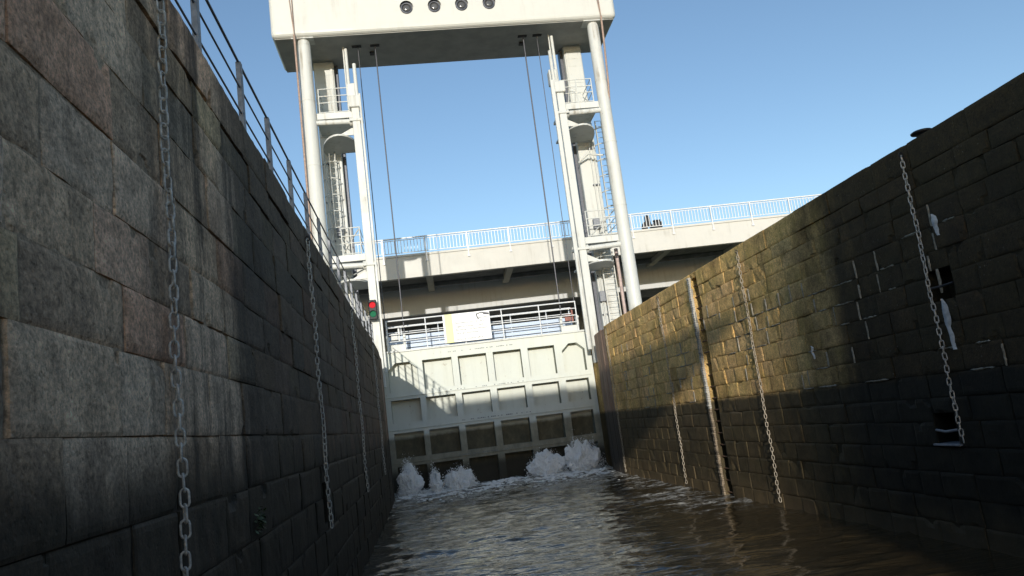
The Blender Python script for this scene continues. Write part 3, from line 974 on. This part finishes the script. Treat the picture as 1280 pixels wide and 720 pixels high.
# machinery house across the top
mh = empty('machinery_house', (2.95, 35.3, 20.92))
tag(mh, 'long white machinery house spanning both towers with four round portholes', 'gatehouse')
bm = bmesh.new(); bmesh.ops.create_cube(bm, size=1)
for v in bm.verts: v.co = Vector((2.95 + v.co.x * 16.2, 35.32 + v.co.y * 3.64, 23.2 + v.co.z * 4.56))
bmesh.ops.bevel(bm, geom=list(bm.edges), offset=.22, segments=4, affect='EDGES', profile=.5)
hb = MB(); hb.bm(bm); hb.build('body', M['house'], mh)
so = MB(); so.box(-5.02, 10.92, 33.68, 36.98, 20.895, 20.925, .006)
so.build('soffit_plate', mat_plain('grey_soffit_paint', (.36, .355, .33), .6, 0, .12, 1.5), mh)
for x in (1.09, 2.39, 3.67, 4.97):
    loc = (x, 33.5, 21.98)
    def rl2(prof, name, mat, par):
        m = lathe(prof, 26); m.v = [(a + loc[0], -c + loc[1], b + loc[2]) for a, b, c in m.v]
        return m.build(name, mat, par)
    pr = rl2([(.20, -.03), (.20, .05), (.27, .05), (.285, .02), (.285, -.03)], 'porthole', M['dgalv'], mh)
    rl2([(.0, .004), (.2, .004)], 'pane', M['black'], pr)
    rl2([(.0, .045), (.10, .04), (.15, .02), (.155, .006)], 'lamp_glass', M['glass'], pr)
    h = MB()
    vs = []
    for i in range(13):
        t = PI * (.05 + .9 * i / 12); vs += [(loc[0] + .30 * math.cos(t), 33.5, loc[2] + .30 * math.sin(t)), (loc[0] + .31 * math.cos(t), 33.36, loc[2] + .31 * math.sin(t))]
    h.add(vs, [(2 * i, 2 * i + 1, 2 * i + 3, 2 * i + 2) for i in range(12)], True); h.build('hood', M['dgalv'], pr)
for x in (-1.42, -.56, 6.58, 7.32):
    m = MB(); m.box(x - .22, x + .22, 34.66, 34.86, 20.86, 20.882, .004); m.build('cable_slot', M['black'], mh)
for x in (-.75, 6.6):
    m = MB(); m.box(x - .1, x + .12, 35.3, 35.6, 20.8, 20.882, .02); m.build('sheave_guard', M['iron'], mh)

# hoisting cables
for x, r, lb in ((-1.36, .02, 'thin hoist cable beside the left post, outer of the left pair'), (-.55, .028, 'hoist cable of the left pair running down nearer the middle of the gate'),
              (6.62, .032, 'thick dark hoist cable of the right pair running down nearer the middle'), (7.3, .018, 'thin hoist cable close beside the right guide post')):
    m = MB(); m.tube((x, 34.78, 6.9), (x, 34.78, 20.87), r, n=8)
    o = m.build('hoist_cable', M['cable']); tag(o, lb, 'cable', 'hoist cables of the gate')
# brown down-leads outside the columns
for pts, lb in (([(-4.08, 33.4, 26), (-4.1, 33.42, 20.95), (-4.1, 33.45, 19.5), (-4.12, 33.7, 13), (-4.14, 33.8, TOP)], 'brown down-lead running beside the left round column'),
                ([(10.2, 33.42, 26), (10.25, 33.4, 20.95), (10.2, 33.42, 19.5), (10.16, 33.6, 17.6), (10.12, 34.33, 15.2), (10.12, 34.34, TOP)], 'brown down-lead running beside the right round column')):
    root = empty('down_lead', pts[-1])
    m = MB(); m.path(pts[1:], .048, 8); m.build('pipe', M['brown'], root)
    m = MB(); m.path(pts[:2], .022, 6); m.path([(pts[0][0] - .3, 33.43, 26), (pts[1][0], 33.42, 20.9)], .016, 6); m.build('wire', M['brown'], root)
    tag(root, lb, 'pipe', 'brown down-leads beside the columns')

# ------------------------------------------------------------------ road bridge behind the gate (built at the origin, then turned a little)
BR = empty('road_bridge', (0, 49, 0)); BR.rotation_euler.z = math.radians(-2.2)
tag(BR, 'cream road bridge with baluster railing crossing behind the gate', 'bridge')
def bpart(m, name, mat, par=None):
    o = m.build(name, mat); o.parent = par or BR; return o
X0, X1 = -40, 70
m = MB(); m.box(X0, X1, 0, .45, 12.32, 13.72, .015); m.box(X0, X1, -.07, .5, 13.72, 13.86, .012); bpart(m, 'girder', M['bridge'])
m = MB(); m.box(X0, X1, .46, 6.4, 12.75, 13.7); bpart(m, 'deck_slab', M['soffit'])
m = MB(); m.box(X0, X1, .5, 6.4, 13.71, 13.84); bpart(m, 'deck_paving', M['paving'])
for k in range(12):
    x = -14.9 + k * 5.35
    m = MB(); m.box(x - .22, x + .22, .46, 6.3, 12.42, 12.74, .02); bpart(m, 'cross_beam', mat_plain('cross_beam_paint', (.55, .53, .46), .7, 0, .1) if k == 0 else bpy.data.materials['cross_beam_paint'])
m = MB(); m.box(X0, X1, 4.6, 4.9, 12.45, 12.74, .02); bpart(m, 'pipe_duct', M['soffit'])
m = MB()
m.box(X0, X1, -.02, .08, 14.92, 15.0, .015)
m.box(X0, X1, .01, .05, 14.82, 14.86); m.box(X0, X1, .01, .05, 13.98, 14.02)
x = X0 + .1
while x < X1:
    m.box(x - .021, x + .021, .012, .05, 14.02, 14.83); x += .21
rl3 = bpart(m, 'railing', M['rail'])
k = 0
x = -9.75
while x < 46:
    m = MB(); m.box(x - .04, x + .04, -.1, -.025, 13.3, 14.93, .008); m.box(x - .09, x + .09, -.085, -.06, 13.3, 13.42, .004); bpart(m, 'post', M['rail'], rl3)
    x += 2.72
# far girder, lit only along its foot
m = MB(); m.box(X0, X1, 6.42, 7.0, 10.85, 12.74, .015); bpart(m, 'rear_girder', mat_paint('grey_girder_paint', (.56, .57, .57), .3, .7))
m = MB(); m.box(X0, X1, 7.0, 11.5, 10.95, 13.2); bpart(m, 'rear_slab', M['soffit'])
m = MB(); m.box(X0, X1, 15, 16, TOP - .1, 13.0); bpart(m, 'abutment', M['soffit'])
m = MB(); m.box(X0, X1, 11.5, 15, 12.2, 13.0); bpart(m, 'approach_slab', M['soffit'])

# black scooter parked behind the bridge railing
bi = empty('parked_scooter', (16.15, 49.0, 13.86))
tag(bi, 'black two-wheeler parked behind the bridge railing right of the right tower', 'scooter')
def bpt(m, nm, mt, par=None): return m.build(nm, M[mt], par or bi)
BY = 48.85; BZ = 13.85
for x in (15.72, 16.72):
    m = MB(); m.path([(x + .17 * math.cos(t), BY, BZ + .22 + .17 * math.sin(t)) for t in [2 * PI * i / 20 for i in range(20)]], .055, 8, True)
    wv = bpt(m, 'wheel', 'black')
    m = MB(); m.tube((x, BY - .04, BZ + .22), (x, BY + .04, BZ + .22), .12, n=14); bpt(m, 'rim', 'iron', wv)
m = MB(); m.prism([(15.58, BY - .17, BZ + .28), (15.62, BY - .17, BZ + .52), (15.82, BY - .17, BZ + .66), (15.84, BY - .17, BZ + 1.0), (16.08, BY - .17, BZ + 1.0), (16.12, BY - .17, BZ + .5), (16.2, BY - .17, BZ + .26)], (0, .34, 0)); bpt(m, 'front_shield', 'black')
m = MB(); m.prism([(16.1, BY - .16, BZ + .16), (16.1, BY - .16, BZ + .34), (16.34, BY - .16, BZ + .4), (16.42, BY - .16, BZ + .56), (16.86, BY - .16, BZ + .52), (16.9, BY - .16, BZ + .36), (16.6, BY - .16, BZ + .16)], (0, .32, 0)); bpt(m, 'body', 'black')
m = MB(); m.box(16.34, 16.84, BY - .14, BY + .14, BZ + .56, BZ + .66, .03); bpt(m, 'saddle', 'black')
m = MB(); m.tube((15.96, BY, BZ + .98), (15.94, BY, BZ + 1.06), .03); m.tube((15.94, BY - .3, BZ + 1.05), (15.94, BY + .3, BZ + 1.05), .02); bpt(m, 'handlebar', 'black')

# ------------------------------------------------------------------ water boiling up at the gate
def plume(cx, cy, wid, h, n, seed, label, core=True):
    rnd = random.Random(seed); m = MB()
    bmi = bmesh.new(); bmesh.ops.create_icosphere(bmi, subdivisions=1, radius=1)
    iv = [v.co.copy() for v in bmi.verts]; bmi.verts.index_update(); fi = [[v.index for v in fc.verts] for fc in bmi.faces]; bmi.free()
    if core:
        bmc = bmesh.new(); bmesh.ops.create_icosphere(bmc, subdivisions=6, radius=1)
        for v in bmc.verts:
            p_ = v.co.copy()
            t = (p_.z + 1) / 2
            q = Vector((p_.x * wid * .62 * (1.1 - .2 * t) * (1 + .55 * t * (1 - t)), p_.y * .36 * (1.2 - .5 * t), -.12 + (h * .9) * t ** .8))
            n1 = noise.fractal(Vector((q.x * 2.6 + seed, q.y * 3, q.z * 1.5)), .8, 2.1, 5)
            n2 = noise.fractal(Vector((q.x * 9 + seed, q.y * 9, q.z * 4.5)), .8, 2.1, 3)
            q += Vector((p_.x * .22 * n1 + .04 * n2, p_.y * .2 * n1 + .06 * n2 - .03, (.17 * n1 + .07 * n2) * h * t))
            q.z *= 1 + .22 * noise.noise(Vector((q.x * 3.5 + seed * 7, 0, 0)))
            v.co = q + Vector((cx, cy, 0))
        m.bm(bmc, True)
    for k in range(n):
        u = rnd.gauss(0, .42) * wid
        prof = max(0, 1 - abs(u / (wid * .95)) ** 2.6) * (1 + .3 * noise.noise(Vector(((cx + u) * 3.5, seed * 7, 0))))
        t = rnd.random() ** .75
        z = h * prof * t * rnd.uniform(.8, 1.0) * (1.22 if rnd.random() < .06 else 1) - .03
        c = Vector((cx + u + rnd.gauss(0, .05), cy + rnd.gauss(0, .26) * (1.2 - .5 * t) - .05, max(-.02, z)))
        r = .005 + .020 * rnd.random() ** 3 * (1.15 - .5 * t)
        sc = Vector((r * rnd.uniform(.7, 1.3), r, r * rnd.uniform(.8, 1.8)))
        m.add([(c.x + p_.x * sc.x, c.y + p_.y * sc.y, c.z + p_.z * sc.z) for p_ in iv], fi, True)
    o = m.build('water_spout', M['spray'])
    tag(o, label, 'splash', 'white water boiling up at the foot of the gate')
plume(-.9, 32.9, .62, 1.5, 3400, 1, 'tall white spout of water at the left wall below the gate')
plume(.12, 32.9, .3, 1.2, 1600, 2, 'narrow jagged spout of water, second from the left wall')
plume(1.1, 33.2, .95, 1.05, 3600, 3, 'rounded white spout of water left of the gate middle')
plume(4.9, 33.7, 1.05, 1.25, 4000, 4, 'broad white spout of water right of the gate middle')
plume(6.5, 33.6, 1.1, 1.5, 4600, 5, 'tallest broad white spout of water against the right wall')
fm = MB(); rnd = random.Random(77)
bmi = bmesh.new(); bmesh.ops.create_icosphere(bmi, subdivisions=1, radius=1); iv = [v.co.copy() for v in bmi.verts]; bmi.verts.index_update(); fi = [[v.index for v in fc.verts] for fc in bmi.faces]; bmi.free()
for k in range(11000):
    x = rnd.uniform(XL + .05, XR - .05); yy = 34.4 - abs(rnd.gauss(0, 1.9))
    q = noise.fractal(Vector((x * 1.3, yy * 1.3, 8)), 1, 2, 3)
    if q < -.12 + (34.4 - yy) * .075 - (.08 if x < 1.6 or x > 4.4 else 0): continue
    r = .012 + .05 * rnd.random() ** 3
    z = wave_h(x, yy) + max(0, q) * .2 * math.exp(-(34.4 - yy) * .7) * rnd.random()
    fm.add([(x + p_.x * r * 1.7, yy + p_.y * r * 1.5, z + p_.z * r * .8) for p_ in iv], fi, True)
o = fm.build('foam', M['spray']); tag(o, 'white churned foam along the foot of the gate', 'foam', kind='stuff')

# ------------------------------------------------------------------ unseen blocks added behind the camera to throw the long shadows
rg = empty('added_shade_tower', (-1.7, -42.5, 0))
tag(rg, 'unseen tower block added behind the camera to shade the near right wall', 'tower')
m = MB(); m.box(-2.75, -.7, -43, -42, 5.6, 24, .05); m.build('shaft', M['white'], rg)
m = MB(); m.box(-2.9, -.6, -43.1, -41.9, 24, 24.3, .03); m.build('cap', M['white'], rg)
hs = empty('added_shade_block', (-5, -18, TOP))
tag(hs, 'unseen house-shaped block added behind the camera to shadow the gate and right wall', 'house')
m = MB(); m.prism([(-8, -16, TOP - .1), (-8, -16, 12.3), (-.95, -16, 12.5), (.75, -16, 10.95), (-.45, -16, 10.1), (-1.95, -16, 9.2), (-1.95, -16, TOP - .1)], (0, -5, 0)); m.build('body', M['bridge'], hs)  # added blocker, outline shaped to the shadow edges on gate and wall
m = MB(); m.box(-8.1, -1.2, -20.9, -15.9, 12.52, 12.6, .02); m.build('blocker_roof', M['soffit'], hs)
